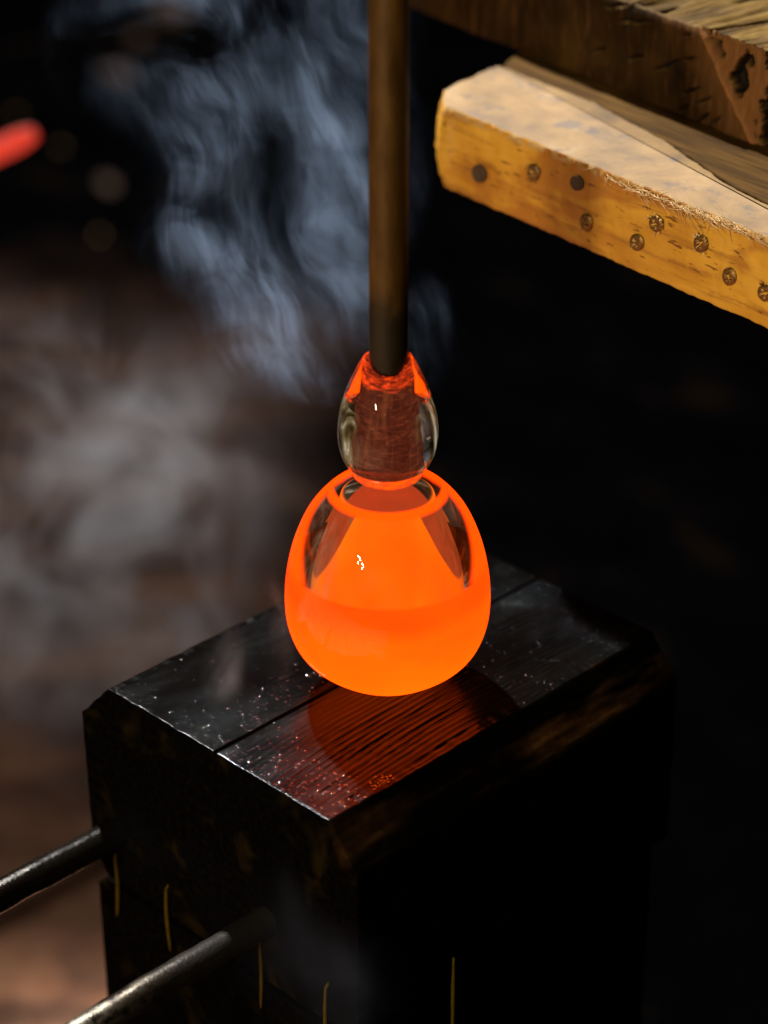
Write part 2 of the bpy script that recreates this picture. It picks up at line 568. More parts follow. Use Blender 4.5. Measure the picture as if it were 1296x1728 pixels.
def mat_glow(name, cols, scale, stretch=(1, 1, 1), gloss=0.05, ior=1.4):
    t = NT(name)
    P = t.coord()
    n = t.noise(t.mapping(P, scale=stretch), scale, 5, 0.65, 0.4)
    k = len(cols)
    col = t.ramp(n, [(0.32 + 0.36 * i / (k - 1), c) for i, c in enumerate(cols)])
    em = t.n('Emission')
    t.put(em.inputs['Color'], col)
    gl = t.n('BsdfGlossy')
    gl.inputs['Roughness'].default_value = gloss
    t.put(gl.inputs['Normal'], t.bump(n, 0.6, 0.001))
    fr = t.n('Fresnel')
    fr.inputs['IOR'].default_value = ior
    return t.surf(t.mixs(fr.outputs[0], em.outputs[0], gl.outputs[0]))


def mat_core():
    """scaled pipe end, dull red hot, seen through the clear glass"""
    t = NT('scaled_hot_pipe_end')
    P = t.coord()
    x, y, z = t.sep(P)
    n = t.noise(t.mapping(P, scale=(1, 1, 3.0)), 210, 5, 0.7, 0.8)
    v = t.noise(t.mapping(P, scale=(1, 1, 0.10)), 260, 3, 0.6)
    sp = t.noise(t.mapping(P, scale=(1, 1, 1.6)), 620, 3, 0.6)
    col = t.ramp(n, [(0.30, (0.028, 0.005, 0.003)), (0.5, (0.075, 0.013, 0.006)), (0.68, (0.15, 0.030, 0.013))])
    col = t.mix(t.smooth(v, 0.55, 0.72, 0, 0.5), col, (0.20, 0.05, 0.015))
    col = t.mix(t.smooth(sp, 0.66, 0.74, 0, 0.8), col, (0.42, 0.17, 0.08))
    col = t.mix(t.smooth(z, 0.1165, 0.120, 1, 0), col, (0.9, 0.09, 0.01))
    jag = t.math('ADD', z, t.math('MULTIPLY', n, 0.010))
    col = t.mix(t.smooth(jag, 0.1655, 0.1690), col, t.ramp(n, [(0.42, (0.12, 0.012, 0.004)), (0.53, (0.55, 0.035, 0.006)), (0.63, (1.3, 0.09, 0.008))]))
    em = t.n('Emission')  # glow also replaces lamp light that cannot get through the glass
    t.put(em.inputs['Color'], col)
    gl = t.n('BsdfGlossy')
    gl.inputs['Roughness'].default_value = 0.25
    t.put(gl.inputs['Normal'], t.bump(sp, 0.9, 0.001))
    return t.surf(t.mixs(0.06, em.outputs[0], gl.outputs[0]))


def mat_clear():
    t = NT('clear_glass')
    P = t.coord()
    n = t.noise(t.mapping(P, scale=(1, 1, 0.5)), 45, 2, 0.5, 0.3)
    g = t.n('BsdfGlass')
    g.inputs['IOR'].default_value = 1.45
    g.inputs['Roughness'].default_value = 0.0
    g.inputs['Color'].default_value = (0.97, 0.95, 0.92, 1)
    t.put(g.inputs['Normal'], t.bump(n, 0.35, 0.003))
    return t.surf(g.outputs[0])


def mat_drop():
    t = NT('water_drop')
    g = t.principled(Base_Color=(0.62, 0.80, 0.88), Roughness=0.06, Metallic=1.0)
    k = t.principled(Base_Color=(0.004, 0.004, 0.004), Roughness=0.06, IOR=1.9)
    return t.surf(t.mixs(0.26, k.outputs[0], g.outputs[0]))


def mat_gold_sheen():
    t = NT('painted_gold_sheen')  # glowing gold and white streaks stand in for reflections in the bulb
    P = t.coord()
    x, y, z = t.sep(P)
    n = t.noise(t.mapping(P, scale=(1, 1, 0.35), rot=(0.5, 0, 0)), 110, 4, 0.6, 1.0)
    col = t.ramp(n, [(0.38, (0.05, 0.03, 0.008)), (0.52, (0.22, 0.14, 0.035)), (0.62, (0.34, 0.27, 0.15)), (0.69, (0.95, 0.85, 0.66))])
    b = t.principled(Base_Color=col, Roughness=0.15)
    em = t.n('Emission')
    t.put(em.inputs['Color'], col)
    em.inputs['Strength'].default_value = 0.6
    ad = t.n('AddShader')
    t.t.links.new(b.outputs[0], ad.inputs[0])
    t.t.links.new(em.outputs[0], ad.inputs[1])
    tr = t.n('BsdfTransparent')
    side = t.smooth(t.math('ABSOLUTE', x), 0.0105, 0.0140)
    f = t.math('MULTIPLY', side, t.smooth(n, 0.40, 0.62, 0.05, 0.9))
    return t.surf(t.mixs(f, tr.outputs[0], ad.outputs[0]))


M = dict(amber=mat_gold_sheen(), ground=mat_ground(), char=mat_charred(), front=mat_board_front(), back=mat_board_back(), beam=mat_beam(),
         pipe=mat_pipe(), skin=mat_skin(), bubble=mat_bubble(), painted_liner=mat_cavity(), core=mat_core(), clear=mat_clear(), drop=mat_drop(),
         rod=mat_rod('black_iron', 0.05), rod2=mat_rod('worn_iron', 0.85),
         neck=mat_glow('hot_neck', [(0.22, 0.05, 0.03), (1.0, 0.075, 0.010), (2.2, 0.13, 0.003), (2.4, 0.15, 0.003)], 150, (1, 1, 2.5)),
         streak=mat_glow('hot_streak', [(1.7, 0.11, 0.002), (2.3, 0.14, 0.002), (2.6, 0.17, 0.003)], 60),
         hotrod=mat_glow('red_hot_metal', [(0.70, 0.045, 0.022), (0.85, 0.065, 0.035)], 30, gloss=0.4, ior=1.08),
         screw=simple('tarnished_brass', (0.22, 0.12, 0.03), 0.34, 0.75, 0.4, 900, 0.6),
         hole=simple('dark_hole', (0.05, 0.025, 0.01), 0.7, 0, 0.6, 500, 0.5),
         splinter=simple('straw_splinter', (0.62, 0.42, 0.18), 0.6, 0, 0.0, 300, 0.3),
         thin_yellow=simple('dull_yellow', (0.050, 0.032, 0.002), 0.95, 0, 0.4, 300, 0.5, 0.0),
         brass=simple('brass_scrap', (0.1400, 0.0840, 0.0210), 0.35, 0.6, 0.5, 60, 0.4),
         rust=simple('rusty_scrap', (0.0275, 0.0120, 0.0040), 0.8, 0.0, 0.6, 30, 0.5),
         )

# ------------------------------------------------------------------ ground
bm = bmesh.new()
GZ = -0.60
n = 90
vs = {}
for i in range(n + 1):
    for j in range(n + 1):
        x = -3 + 6 * i / n
        y = -2 + 9 * j / n
        vs[i, j] = bm.verts.new((x, y, GZ + 0.03 * fbm((x * 1.5, y * 1.5, 0)) + 0.012 * fbm((x * 6, y * 6, 3))))
for i in range(n):
    for j in range(n):
        bm.faces.new((vs[i, j], vs[i + 1, j], vs[i + 1, j + 1], vs[i, j + 1]))
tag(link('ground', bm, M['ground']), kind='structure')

# ------------------------------------------------------------------ wooden block (two timbers side by side) on its stand
ANG = radians(-44.8)
FC = Vector((-0.0268, -0.1161, 0.0))           # front top corner of the block
BX, BY = Vector((cos(ANG), sin(ANG), 0)), Vector((-sin(ANG), cos(ANG), 0))
LEN = 0.2275


def resample(poly, steps):
    out = []
    for (a, b), st in zip(zip(poly, poly[1:] + poly[:1]), steps):
        L = math.dist(a, b)
        k = max(1, int(L / st))
        for i in range(k):
            u = i / k
            out.append((a[0] + (b[0] - a[0]) * u, a[1] + (b[1] - a[1]) * u))
    return out


def timber(poly, steps, y0, y1, ystep, disp, rnd=0.0006):
    """extrude a cross-section (x, z) along y, displacing every point along its outward normal by disp(x, y, z, n)"""
    pts = resample(poly, steps)
    m = len(pts)
    cx = sum(p[0] for p in pts) / m
    cz = sum(p[1] for p in pts) / m
    nrm = []
    for i in range(m):
        a, b = pts[i - 1], pts[(i + 1) % m]
        t = Vector((b[0] - a[0], b[1] - a[1]))
        nn = Vector((t.y, -t.x)).normalized()
        if nn.dot(Vector((pts[i][0] - cx, pts[i][1] - cz))) < 0: nn = -nn
        nrm.append(nn)
    ys = [y0, y0 + rnd * 0.3, y0 + rnd]
    k = int((y1 - y0 - 2 * rnd) / ystep)
    ys += [y0 + rnd + (y1 - y0 - 2 * rnd) * i / k for i in range(1, k + 1)]
    ys += [y1 - rnd * 0.3, y1]
    ins = [rnd, rnd * 0.35, 0] + [0] * k + [rnd * 0.35, rnd]
    bm = bmesh.new()
    rows = []
    for y, q in zip(ys, ins):
        row = []
        for (x, z), nn in zip(pts, nrm):
            d = disp(x, y, z, nn) - q * (0.55 + 0.9 * noise.noise(Vector((x * 120, z * 120, y))))
            row.append(bm.verts.new((x + nn.x * d, y, z + nn.y * d)))
        rows.append(row)
    for A, B in zip(rows, rows[1:]):
        for i in range(m):
            bm.faces.new((A[i], A[(i + 1) % m], B[(i + 1) % m], B[i]))
    caps = [bm.faces.new(rows[0]), bm.faces.new(list(reversed(rows[-1])))]
    bmesh.ops.recalc_face_normals(bm, faces=bm.faces)
    bmesh.ops.inset_region(bm, faces=caps, thickness=0.0006)
    return bm


def top_relief(x, y):
    """grain furrows running along the block, deepest near the front right edge"""
    w = 0.0040 * noise.noise(Vector((x * 22, y * 9, 0))) + 0.0009 * noise.noise(Vector((x * 90, y * 30, 6))) + 0.010 * (y - .06) * 0
    deep = exp(-((x + 0.030) / 0.030) ** 2) * min(1, max(0.12, 1.2 - abs(y - 0.075) / 0.10))
    u = (x + w + 0.12 * 0.04 * sin(y * 14)) / 0.0034
    f = abs((u % 1.0) - 0.5) * 2
    fur = max(0.0, 1 - f * 2.2) * (0.6 + 0.5 * noise.noise(Vector((x * 240, y * 25, 2))))
    h = -0.0016 * fur * deep
    h += 0.00011 * noise.noise(Vector((x * 620, y * 45, 5))) * (0.35 + deep)
    h += 0.00022 * fbm((x * 90, y * 30, 7))
    return h


def disp_block(x, y, z, nn):
    if nn.y > 0.8:
        h = top_relief(x, y)
    else:
        h = 0.0005 * fbm((x * 60, y * 18, z * 60)) + 0.0002 * noise.noise(Vector((x * 400, y * 40, z * 400)))
    if z > -0.03 and (x > -0.006 or x < -0.150):      # chipped, worn long edges
        h -= 0.0008 * abs(fbm((x * 10, y * 70, z * 40)))
    return h


block = empty('wooden_block', FC, ANG)
tag(block, 'wet charred black wooden block with chamfered long edges, under the glowing glass globe', 'wooden block')
left = [(-0.07685, -0.004), (-0.0776, 0), (-0.1545, 0), (-0.1770, -0.0236), (-0.1752, -0.0950), (-0.1715, -0.1085), (-0.1640, -0.1177), (-0.07685, -0.1177)]
right = [(0.0, 0), (-0.0760, 0), (-0.07675, -0.004), (-0.07675, -0.1177), (0.0180, -0.1177), (0.0180, -0.0209)]
link('timber', timber(left, [.001, .0008, .0012, .004, .004, .004, .01, .006], 0, LEN, .0012, disp_block), M['char'], block)
link('timber', timber(right, [.0008, .001, .006, .01, .004, .0012], 0, LEN, .0012, disp_block), M['char'], block)

# sparkling water drops on the top: far too many to count
bm = bmesh.new()


def drop(bm, x, y, z, r, flat=0.22):
    rings = []
    ph = random.random() * 6
    e = 1 + random.uniform(-.25, .25)
    for k, (rr, hh) in enumerate(((1, 0), (0.86, 0.5), (0.5, 0.87))):
        rings.append([bm.verts.new((x + r * rr * cos(a + ph) * e, y + r * rr * sin(a + ph) / e, z + r * flat * hh)) for a in (2 * pi * i / 8 for i in range(8))])
    tp = bm.verts.new((x, y, z + r * flat))
    for A, B in zip(rings, rings[1:]):
        for i in range(8): bm.faces.new((A[i], A[(i + 1) % 8], B[(i + 1) % 8], B[i]))
    for i in range(8): bm.faces.new((rings[-1][i], rings[-1][(i + 1) % 8], tp))


cnt = 0
tries = 0
while cnt < 2600 and tries < 90000:
    tries += 1
    x = random.uniform(-0.153, -0.001)
    y = random.uniform(0.001, LEN - 0.001)
    if -0.0785 < x < -0.0752: continue
    dn = 0.16
    dn += 0.75 * exp(-(min(y, 0.05) / 0.014) ** 2) * (0.4 + 0.6 * (noise.noise(Vector((x * 60, y * 60, 1))) > -0.1))
    dn += 0.50 * exp(-((x + 0.078) / 0.016) ** 2)
    dn += 0.9 * exp(-((x + 0.03) ** 2 + (y - 0.03) ** 2) / 0.022 ** 2)
    dn += 0.35 * (y > 0.15) * (noise.noise(Vector((x * 30, y * 30, 4))) > 0)
    dn *= 0.35 + 0.9 * max(0, noise.noise(Vector((x * 90, y * 90, 9))) + 0.28)
    if random.random() > dn: continue
    wx = FC.x + BX.x * x + BY.x * y
    wy = FC.y + BX.y * x + BY.y * y
    dd = math.hypot(wx - 0.006, wy + 0.036)
    if dd < 0.050 + 0.006 * noise.noise(Vector((wx * 60, wy * 60, 0))) or (dd < 0.058 and random.random() < 0.6): continue
    r = 0.00020 + 0.00060 * random.random() ** 2.4
    if random.random() < 0.035: r = random.uniform(0.0006, 0.0009)
    drop(bm, x, y, top_relief(x, y) - r * 0.08, r)
    cnt += 1
for k in range(34):                                # the bright cluster at the front right edge
    x = -0.006 + random.gauss(0, 0.0022)
    y = 0.0385 + random.gauss(0, 0.0034)
    r = random.uniform(0.0004, 0.0009)
    if x > -0.0005:
        drop(bm, x, y, -0.0006 - (x) * 1.2, r)
    else:
        drop(bm, x, y, top_relief(x, y) - 0.0002, r, 0.35)
o = link('water_drops', bm, M['drop'], block)
tag(o, kind='stuff')

stand = empty('wooden_stand', FC + Vector((0, 0, GZ)), ANG)
tag(stand, 'dark timber post with thin yellow streaks, carrying the charred wooden block', 'wooden stand')


def disp_stand(x, y, z, nn):
    return 0.0009 * fbm((x * 40, y * 40, z * 12)) - 0.0006


HS = 0.60 - 0.1215
pst = [(0.0165, HS), (-0.1665, HS), (-0.1735, HS - 0.0055), (-0.1725, 0.0), (0.0165, 0.0)]
link('post', timber(pst, [.006, .002, .006, .01, .006], 0.0008, LEN - 0.01, .006, disp_stand), M['char'], stand)
# thin yellow streaks, on the end face and one on the long side
for x, z0, z1, bow in ((-0.1565, -0.0985, -0.1395, 0.0012), (-0.1163, -0.097, -0.1385, -0.001), (-0.0482, -0.0925, -0.136, 0.0006), (-0.0022, -0.0928, -0.142, -0.0012)):
    path = [(x + bow * sin(pi * i / 10) + (0.0016 if i == 0 else 0), -0.0008, z0 + (z1 - z0) * i / 12 + HS + 0.1215) for i in range(13)]
    link('yellow_streak', tube(path, [0.0005 + 0.0006 * sin(pi * (i + 1) / 14) for i in range(13)], 8, 0.0002), M['thin_yellow'], stand)
path = [(0.0186, 0.064, -0.104 + 0.60 - 0.05 * i / 12) for i in range(13)]
link('yellow_streak', tube(path, [0.0005 + 0.0005 * sin(pi * (i + 1) / 14) for i in range(13)], 8, 0.0002), M['thin_yellow'], stand)

# ------------------------------------------------------------------ iron handles out of the block's end
for s, z, L, r0, mt, lab in ((-0.153, -0.0843, 0.26, 0.0076, 'rod', 'blackened iron handle rod out of the block, upper and farther left, shiny wet top'),
                             (-0.0436, -0.0795, 0.30, 0.0069, 'rod2', 'iron handle rod with worn silvery end, lower and nearer, out of the block')):
    path = [(0, 0.015 - (L + .015) * i / 60, -0.0006 * sin(i * 0.25) - (0.004 * (i / 60) ** 2)) for i in range(61)]
    rad = [r0 * (1.0 + 0.10 * i / 60) for i in range(61)]
    o = link('iron_rod', tube(path, rad, 28, 0.0005), M[mt])
    o.location = FC + BX * s + Vector((0, 0, z))
    o.rotation_euler = (0, 0, ANG)
    tag(o, lab, 'metal rod', 'iron handle rods of the wooden block')

# ------------------------------------------------------------------ boards at the upper right
BZ = 0.22
top_front = [(0.0297, 0.2082), (0.0293, 0.2326), (0.0595, 0.2723), (0.1078, 0.2127), (0.1384, 0.1591), (0.1620, 0.1014), (0.1794, 0.0728), (0.2620, -0.030), (0.2480, -0.0545)]
ORG = Vector((0.0403, 0.1932, BZ))
BA = radians(-50.05)
RA = Matrix.Rotation(-BA, 3, 'Z')


def local(p):
    q = RA @ (Vector((p[0], p[1], BZ)) - ORG)
    return (q.x, q.y)


def board(poly, thick, step, rows, shape, edge=0.0012):
    """outline (x, y) at z = 0 dropped to -thick; shape(x, y, z) gives a sideways offset vector"""
    pts = resample(poly, [step] * len(poly))
    m = len(pts)
    area = sum(a[0] * b[1] - b[0] * a[1] for a, b in zip(pts, pts[1:] + pts[:1]))
    if area < 0: pts.reverse()
    nr = []
    for i in range(m):
        a, b = pts[i - 1], pts[(i + 1) % m]
        nr.append(Vector((b[1] - a[1], a[0] - b[0])).normalized())
    lv = [(0.0, edge), (-edge * 0.25, edge * 0.3), (-edge * 0.9, 0)]
    lv += [(-edge * 0.9 - (thick - 1.8 * edge) * i / rows, 0) for i in range(1, rows + 1)] + [(-thick + edge * .2, edge * 0.5), (-thick, edge * 1.5)]
    bm = bmesh.new()
    R = []
    for z, ins in lv:
        row = []
        for (x, y), q in zip(pts, nr):
            d = shape(x, y, z, q) - ins * (1 + 0.5 * noise.noise(Vector((x * 200, y * 200, 0))))
            row.append(bm.verts.new((x + q.x * d, y + q.y * d, z)))
        R.append(row)
    for A, B in zip(R, R[1:]):
        for i in range(m):
            bm.faces.new((A[i], B[i], B[(i + 1) % m], A[(i + 1) % m]))
    bm.faces.new(R[0])
    bm.faces.new(list(reversed(R[-1])))
    bmesh.ops.recalc_face_normals(bm, faces=bm.faces)
    return bm


def shape_front(x, y, z, q):
    d = 0.0009 * fbm((x * 90, y * 90, z * 60)) + 0.00035 * noise.noise(Vector((x * 500, y * 500, z * 500)))
    if x < 0.0 and q.x < -0.3 or x < -0.012:          # the broken left end bulges at mid height
        d += 0.0035 * sin(pi * min(1, -z / 0.048)) + 0.0012 * fbm((x * 200, y * 200, z * 220))
    if z > -0.006 and q.y < -0.5:                      # chipped top front edge
        d -= 0.0016 * max(0, fbm((x * 110, 3, 1))) * (1 + z / 0.006)
    return d


pine = link('pine_board', board([local(p) for p in top_front], 0.0455, 0.0015, 12, shape_front), M['front'], None, ORG)
pine.rotation_euler = (0, 0, BA)
tag(pine, 'pale topped amber sided board with brass screw heads along its side, leftmost of the boards', 'board')


def screw_mesh(r=0.0046, dep=0.0016):
    bm = bmesh.new()
    seg, rg = 56, 16
    c = bm.verts.new((0, 0, -dep))
    rows = []
    for j in range(1, rg + 1):
        u = j / rg * 1.12
        row = []
        for k in range(seg):
            a = 2 * pi * k / seg
            x, y = u * cos(a), u * sin(a)
            arm = (abs(x) < 0.15 and abs(y) < 0.62) or (abs(y) < 0.15 and abs(x) < 0.62)
            h = 0.0005 * (1 - u * u) - 0.0002 if u <= 1 else -0.0022
            if u > 1.05: h = -0.0009
            if arm: h = -dep
            row.append(bm.verts.new((x * r, y * r, h)))
        rows.append(row)
    for k in range(seg): bm.faces.new((c, rows[0][k], rows[0][(k + 1) % seg]))
    for A, B in zip(rows, rows[1:]):
        for k in range(seg): bm.faces.new((A[k], B[k], B[(k + 1) % seg], A[(k + 1) % seg]))
    return bm


def torn_mesh(seed, r=0.0052):
    """ragged ring of torn fibre round a screw"""
    rnd = random.Random(seed)
    bm = bmesh.new()
    for k in range(15):
        a = rnd.uniform(0, 2 * pi)
        if rnd.random() < 0.4: a = rnd.gauss(2.6, 0.5)
        L = rnd.uniform(0.001, 0.0032)
        q = r * rnd.uniform(0.85, 1.1)
        b = a + rnd.uniform(-0.9, 0.9)
        w = rnd.uniform(0.00025, 0.0006)
        p0 = Vector((q * cos(a), q * sin(a), 0.0))
        dr = Vector((cos(b), sin(b), rnd.uniform(0.1, 0.7))).normalized()
        sd = dr.cross(Vector((0, 0, 1))).normalized() * w
        v = [bm.verts.new(p0 + sd), bm.verts.new(p0 - sd), bm.verts.new(p0 + dr * L), bm.verts.new(p0 + Vector((0, 0, .0006)))]
        bm.faces.new((v[0], v[1], v[2])); bm.faces.new((v[0], v[3], v[2])); bm.faces.new((v[1], v[3], v[2]))
    return bm


scr = None
for i, (s, z, kind) in enumerate(((0.0108, -0.0285, 'plug'), (0.0511, -0.0157, 'screw'), (0.0824, -0.012, 'plug'), (0.0901, -0.0305, 'screw'), (0.1253, -0.0297, 'screw'),
                                  (0.1377, -0.0161, 'torn'), (0.1672, -0.0167, 'screw'), (0.1865, -0.0272, 'screw'), (0.2094, -0.0279, 'screw'))):
    loc = (s, -0.0004, z)
    if kind == 'plug':
        bm = lathe([(0.0, -0.0006), (0.0025, -0.0005), (0.0042, 0.0001), (0.0047, 0.0004), (0.0049, -0.0015)], 32)
        if i: bmesh.ops.scale(bm, vec=(.8, .9, .7), verts=bm.verts)
        o = link('wood_plug', bm, M['hole'], pine, loc)
        if i: o.location.y = 0.0001
    else:
        if scr is None:
            o = scr = link('screw', screw_mesh(), M['screw'], pine, loc)
        else:
            o = scr.copy(); COL.objects.link(o); o.parent = pine; o.location = loc
        if i in (1, 5, 6, 8):
            fib = link('torn_fibre', torn_mesh(i), M['splinter'] if kind == 'torn' or i == 6 else M['hole'], o, (0, 0, 0), smooth=False)
            fib['kind'] = 'stuff'
    o.rotation_euler = (pi / 2, random.uniform(0, 1.5), 0)
    o.location.y -= 0.0004
    if kind in ('screw', 'torn') and i in (1, 5, 6, 7): o.scale = (0.82, 0.95, 1)

# splinters torn up along the top front edge
bm = bmesh.new()
for k in range(240):
    x = random.uniform(0.100, 0.232) if random.random() < 0.3 else random.gauss(0.170, 0.028)
    if not 0.06 < x < 0.235: continue
    p = Vector((x, random.uniform(-0.0012, 0.0012), random.uniform(-0.0035, 0.0004)))
    L = random.uniform(0.002, 0.013) * (1 if abs(x - .155) < .035 else .55)
    an = random.gauss(0.0, 0.35) if random.random() < 0.6 else random.uniform(-1.4, 0.2)
    d = Vector((cos(an) * random.choice((1, 1, -1)), random.uniform(-0.22, 0.05), sin(an) * 0.8)).normalized()
    w = random.uniform(0.00010, 0.00032)
    curl = Vector((random.uniform(-.3, .3), random.uniform(-.5, .1), random.uniform(-.6, .3)))
    side = d.cross(Vector((0, -1, 0.3))).normalized()
    prev = None
    for j in range(6):
        u = j / 5
        c = p + d * L * u + curl * L * 0.35 * u * u + Vector((0, -0.0009 * sin(pi * min(1, u * 1.3)), 0))
        ww = w * (1 - 0.75 * u)
        row = [bm.verts.new(c + side * ww), bm.verts.new(c - side * ww), bm.verts.new(c + Vector((0, -ww * 1.2, ww)))]
        if prev:
            for q in range(3):
                bm.faces.new((prev[q], prev[(q + 1) % 3], row[(q + 1) % 3], row[q]))
        prev = row
o = link('splinters', bm, M['splinter'], pine)
o['kind'] = 'stuff'

# darker board behind it, running under the beam
rear = [(0.0620, 0.2735), (0.0655, 0.2840), (0.0740, 0.3030), (0.1500, 0.300), (0.3000, 0.080), (0.2800, -0.030), (0.2640, -0.026), (0.1822, 0.0752), (0.1650, 0.1034), (0.1402, 0.1606), (0.1092, 0.2140)]
oak = link('old_board', board([local(p) for p in rear], 0.030, 0.002, 6, lambda x, y, z, q: 0.0007 * fbm((x * 120, y * 120, z * 60))), M['back'], None, ORG - Vector((0, 0, 0.0015)))
oak.rotation_euler = (0, 0, BA)
tag(oak, 'dirty brown board wedged between the pale screwed board and the heavy beam', 'board')

# ------------------------------------------------------------------ heavy beam on top
MO = Vector((0.0591, 0.3119, BZ))
MA = radians(-52.3)
cracks = ((.0858, .0176, .014, .45), (.1133, .0209, .017, .42), (.1377, .0235, .028, .50), (.1558, .0150, .018, .5), (.1660, .0130, .013, .55),
          (.150, .043, .010, .3), (.112, .040, .030, .25), (.1655, .0035, .012, .7), (.151, .004, .012, .7), (.1745, .0040, .012, .8), (.095, .044, .022, .3), (.153, .031, .012, .35))
beam_len0, beam_len1 = -0.30, 0.33
bm = bmesh.new()
HB = 0.0485
DEP = 0.16
dl = bm.verts.layers.float.new('dark')
pl = bm.verts.layers.float.new('pale')
# cross-section walk: up the face, then back across the top, down the back, under
sec = [('f', i / 66) for i in range(67)] + [('t', i / 70) for i in range(1, 71)] + [('b', 0.5), ('b', 1.0)] + [('u', 0.5)]
xs = []
x = beam_len0
while x < beam_len1:
    xs.append(x)
    x += 0.0007 if x > -0.02 else 0.004
rows = []
for x in xs:
    row = []
    # notch worn in the top edge
    for kd, u in sec:
        dark = pale = 0.0
        if kd == 'f':
            z = HB * u
            y = 0.0015 * fbm((x * 25, 0, z * 25)) + 0.0004 * noise.noise(Vector((x * 300, 0, z * 120)))
            sl = 0.2020 - (z / HB) * 0.0425 + 0.0015 * noise.noise(Vector((z * 200, 1, 1)))
            for cx, cz, cl, ca in cracks:
                dx, dz = x - cx, z - cz
                a = dx * cos(ca) + dz * sin(ca)
                b = -dx * sin(ca) + dz * cos(ca) + 0.0006 * noise.noise(Vector((x * 260, z * 200, cx * 90)))
                wd = 0.00085 * (1 - (a / (cl / 2)) ** 2) if abs(a) < cl / 2 else 0
                if wd > 0 and abs(b) < wd * 1.3:
                    y += 0.004
                    dark = 1.0
            for vx in (0.0765, 0.1085, 0.043):
                if abs(x - vx - 0.002 * noise.noise(Vector((z * 90, vx * 50, 0)))) < 0.0008 and z > 0.012 + 0.02 * (vx > .1): dark = max(dark, 0.75); y += 0.0015
            if x > sl:
                y += 0.0012 + (x - sl) * 0.10
                c = noise.noise(Vector((x * 75, 4.2, z * 42))) + 0.45 * noise.noise(Vector((x * 260, 9, z * 160)))
                inside = (x - sl) > 0.002
                if inside and c > 0.02 and z < HB * 0.93:
                    y += 0.007 * min(1, (c - 0.02) * 5)
                    dark = min(1, (c - 0.02) * 9)
                elif x < sl + 0.06: pale = 0.6
            elif x > sl - 0.0022: pale = 0.9; y -= 0.0005
            else: pale = 0.35 * max(0, min(1, (x - sl + 0.035) / 0.035))
            if z > HB * 0.9: y += 0.002 * ((z / HB - 0.9) / 0.1) ** 2
            p = (x, y, z)
        elif kd == 't':
            y = 0.002 + (DEP - 0.002) * u ** 1.35
            ridge = noise.noise(Vector((x * 230 - y * 25, y * 20, 3))) + 0.5 * noise.noise(Vector((x * 600 - y * 60, y * 40, 8)))
            z = HB + 0.0011 * ridge + 0.0014 * fbm((x * 40, y * 30, 5))
            gap = noise.noise(Vector((x * 130 - y * 18, y * 22, 12)))
            if gap > 0.30: z -= 0.004 * min(1, (gap - 0.30) * 6); dark = min(0.9, (gap - 0.3) * 6)
            if 0.108 < x < 0.124: z -= 0.0028; dark = max(dark, 0.35)       # split-off sliver
            p = (x, y, z)
        elif kd == 'b': p = (x, DEP, HB * (1 - u))
        else: p = (x, DEP * (1 - u), 0.0)
        v = bm.verts.new(p)
        v[dl] = dark
        v[pl] = pale
        row.append(v)
    rows.append(row)
m = len(sec)
for A, B in zip(rows, rows[1:]):
    for i in range(m):
        bm.faces.new((A[i], B[i], B[(i + 1) % m], A[(i + 1) % m]))
bm.faces.new(rows[0])
bm.faces.new(list(reversed(rows[-1])))
bmesh.ops.recalc_face_normals(bm, faces=bm.faces)
o = link('wooden_beam', bm, M['beam'], None, MO)
o.rotation_euler = (0, 0, MA)
tag(o, 'heavy cracked dark brown beam with pale splintered top and rotten hollow, lying on the boards', 'beam')

# ------------------------------------------------------------------ blowpipe
prof = [(0.0, 0.1168), (0.0092, 0.1168)] + [(0.0090 - 0.0007 * i / 30, 0.118 + 0.55 * i / 30) for i in range(31)] + [(0.0, 0.668)]
pipe = link('blowpipe', lathe(prof, 64), M['pipe'])
tag(pipe, 'upright brown steel blowpipe, sooty at its lower end, holding the glass', 'blowpipe')

# ------------------------------------------------------------------ glowing glass
globe = empty('glass_globe', (-0.0003, 0, 0.0005))
tag(globe, 'glowing orange hot glass globe with clear neck bulb, standing on the wet block', 'glass globe')
pz = [(0.0045, 0.0006), (0.0175, 0.0030), (0.0320, 0.0115), (0.0430, 0.022), (0.0484, 0.036), (0.0492, 0.052), (0.0471, 0.068), (0.0430, 0.082), (0.0373, 0.094), (0.0292, 0.104), (0.0212, 0.110), (0.0162, 0.1135), (0.0150, 0.1158)]
prof = [(0.0, 0.0004)] + spline(pz, 110)
link('glass_skin', lathe(prof, 160), M['skin'], globe)
bub = spline([(0.0375, 0.044), (0.0366, 0.056), (0.0340, 0.070), (0.0292, 0.084), (0.0248, 0.096), (0.0222, 0.1030)], 50)
bub += spline([(0.0220, 0.1036), (0.0195, 0.1050), (0.0145, 0.1070), (0.0080, 0.1084), (0.0001, 0.1088)], 20)
link('inner_bubble', lathe(bub, 128), M['bubble'], globe)
cav = spline([(0.0468, 0.0674), (0.0474, 0.0610), (0.0460, 0.056), (0.0440, 0.050), (0.0410, 0.0455), (0.0375, 0.0448)], 24)
link('added_dark_liner', lathe(cav, 128), M['painted_liner'], globe)
nk = spline([(0.0150, 0.1135), (0.0164, 0.1148), (0.0168, 0.1168), (0.0160, 0.1186), (0.0125, 0.1190)], 20)
link('neck_ring', lathe(nk, 96), M['neck'], globe)


def ztop(a):
    return 0.0035 * cos(2 * a) + 0.0014 * noise.noise(Vector((cos(a) * 3, sin(a) * 3, 2))) + 0.0008 * noise.noise(Vector((cos(a) * 12, sin(a) * 12, 5)))


def f_collar(r, z, a):
    k = max(0.0, min(1.0, (z - 0.150) / 0.024))
    return r * (1 + 0.012 * noise.noise(Vector((cos(a) * 2, sin(a) * 2, z * 60)))), z + ztop(a) * k * k


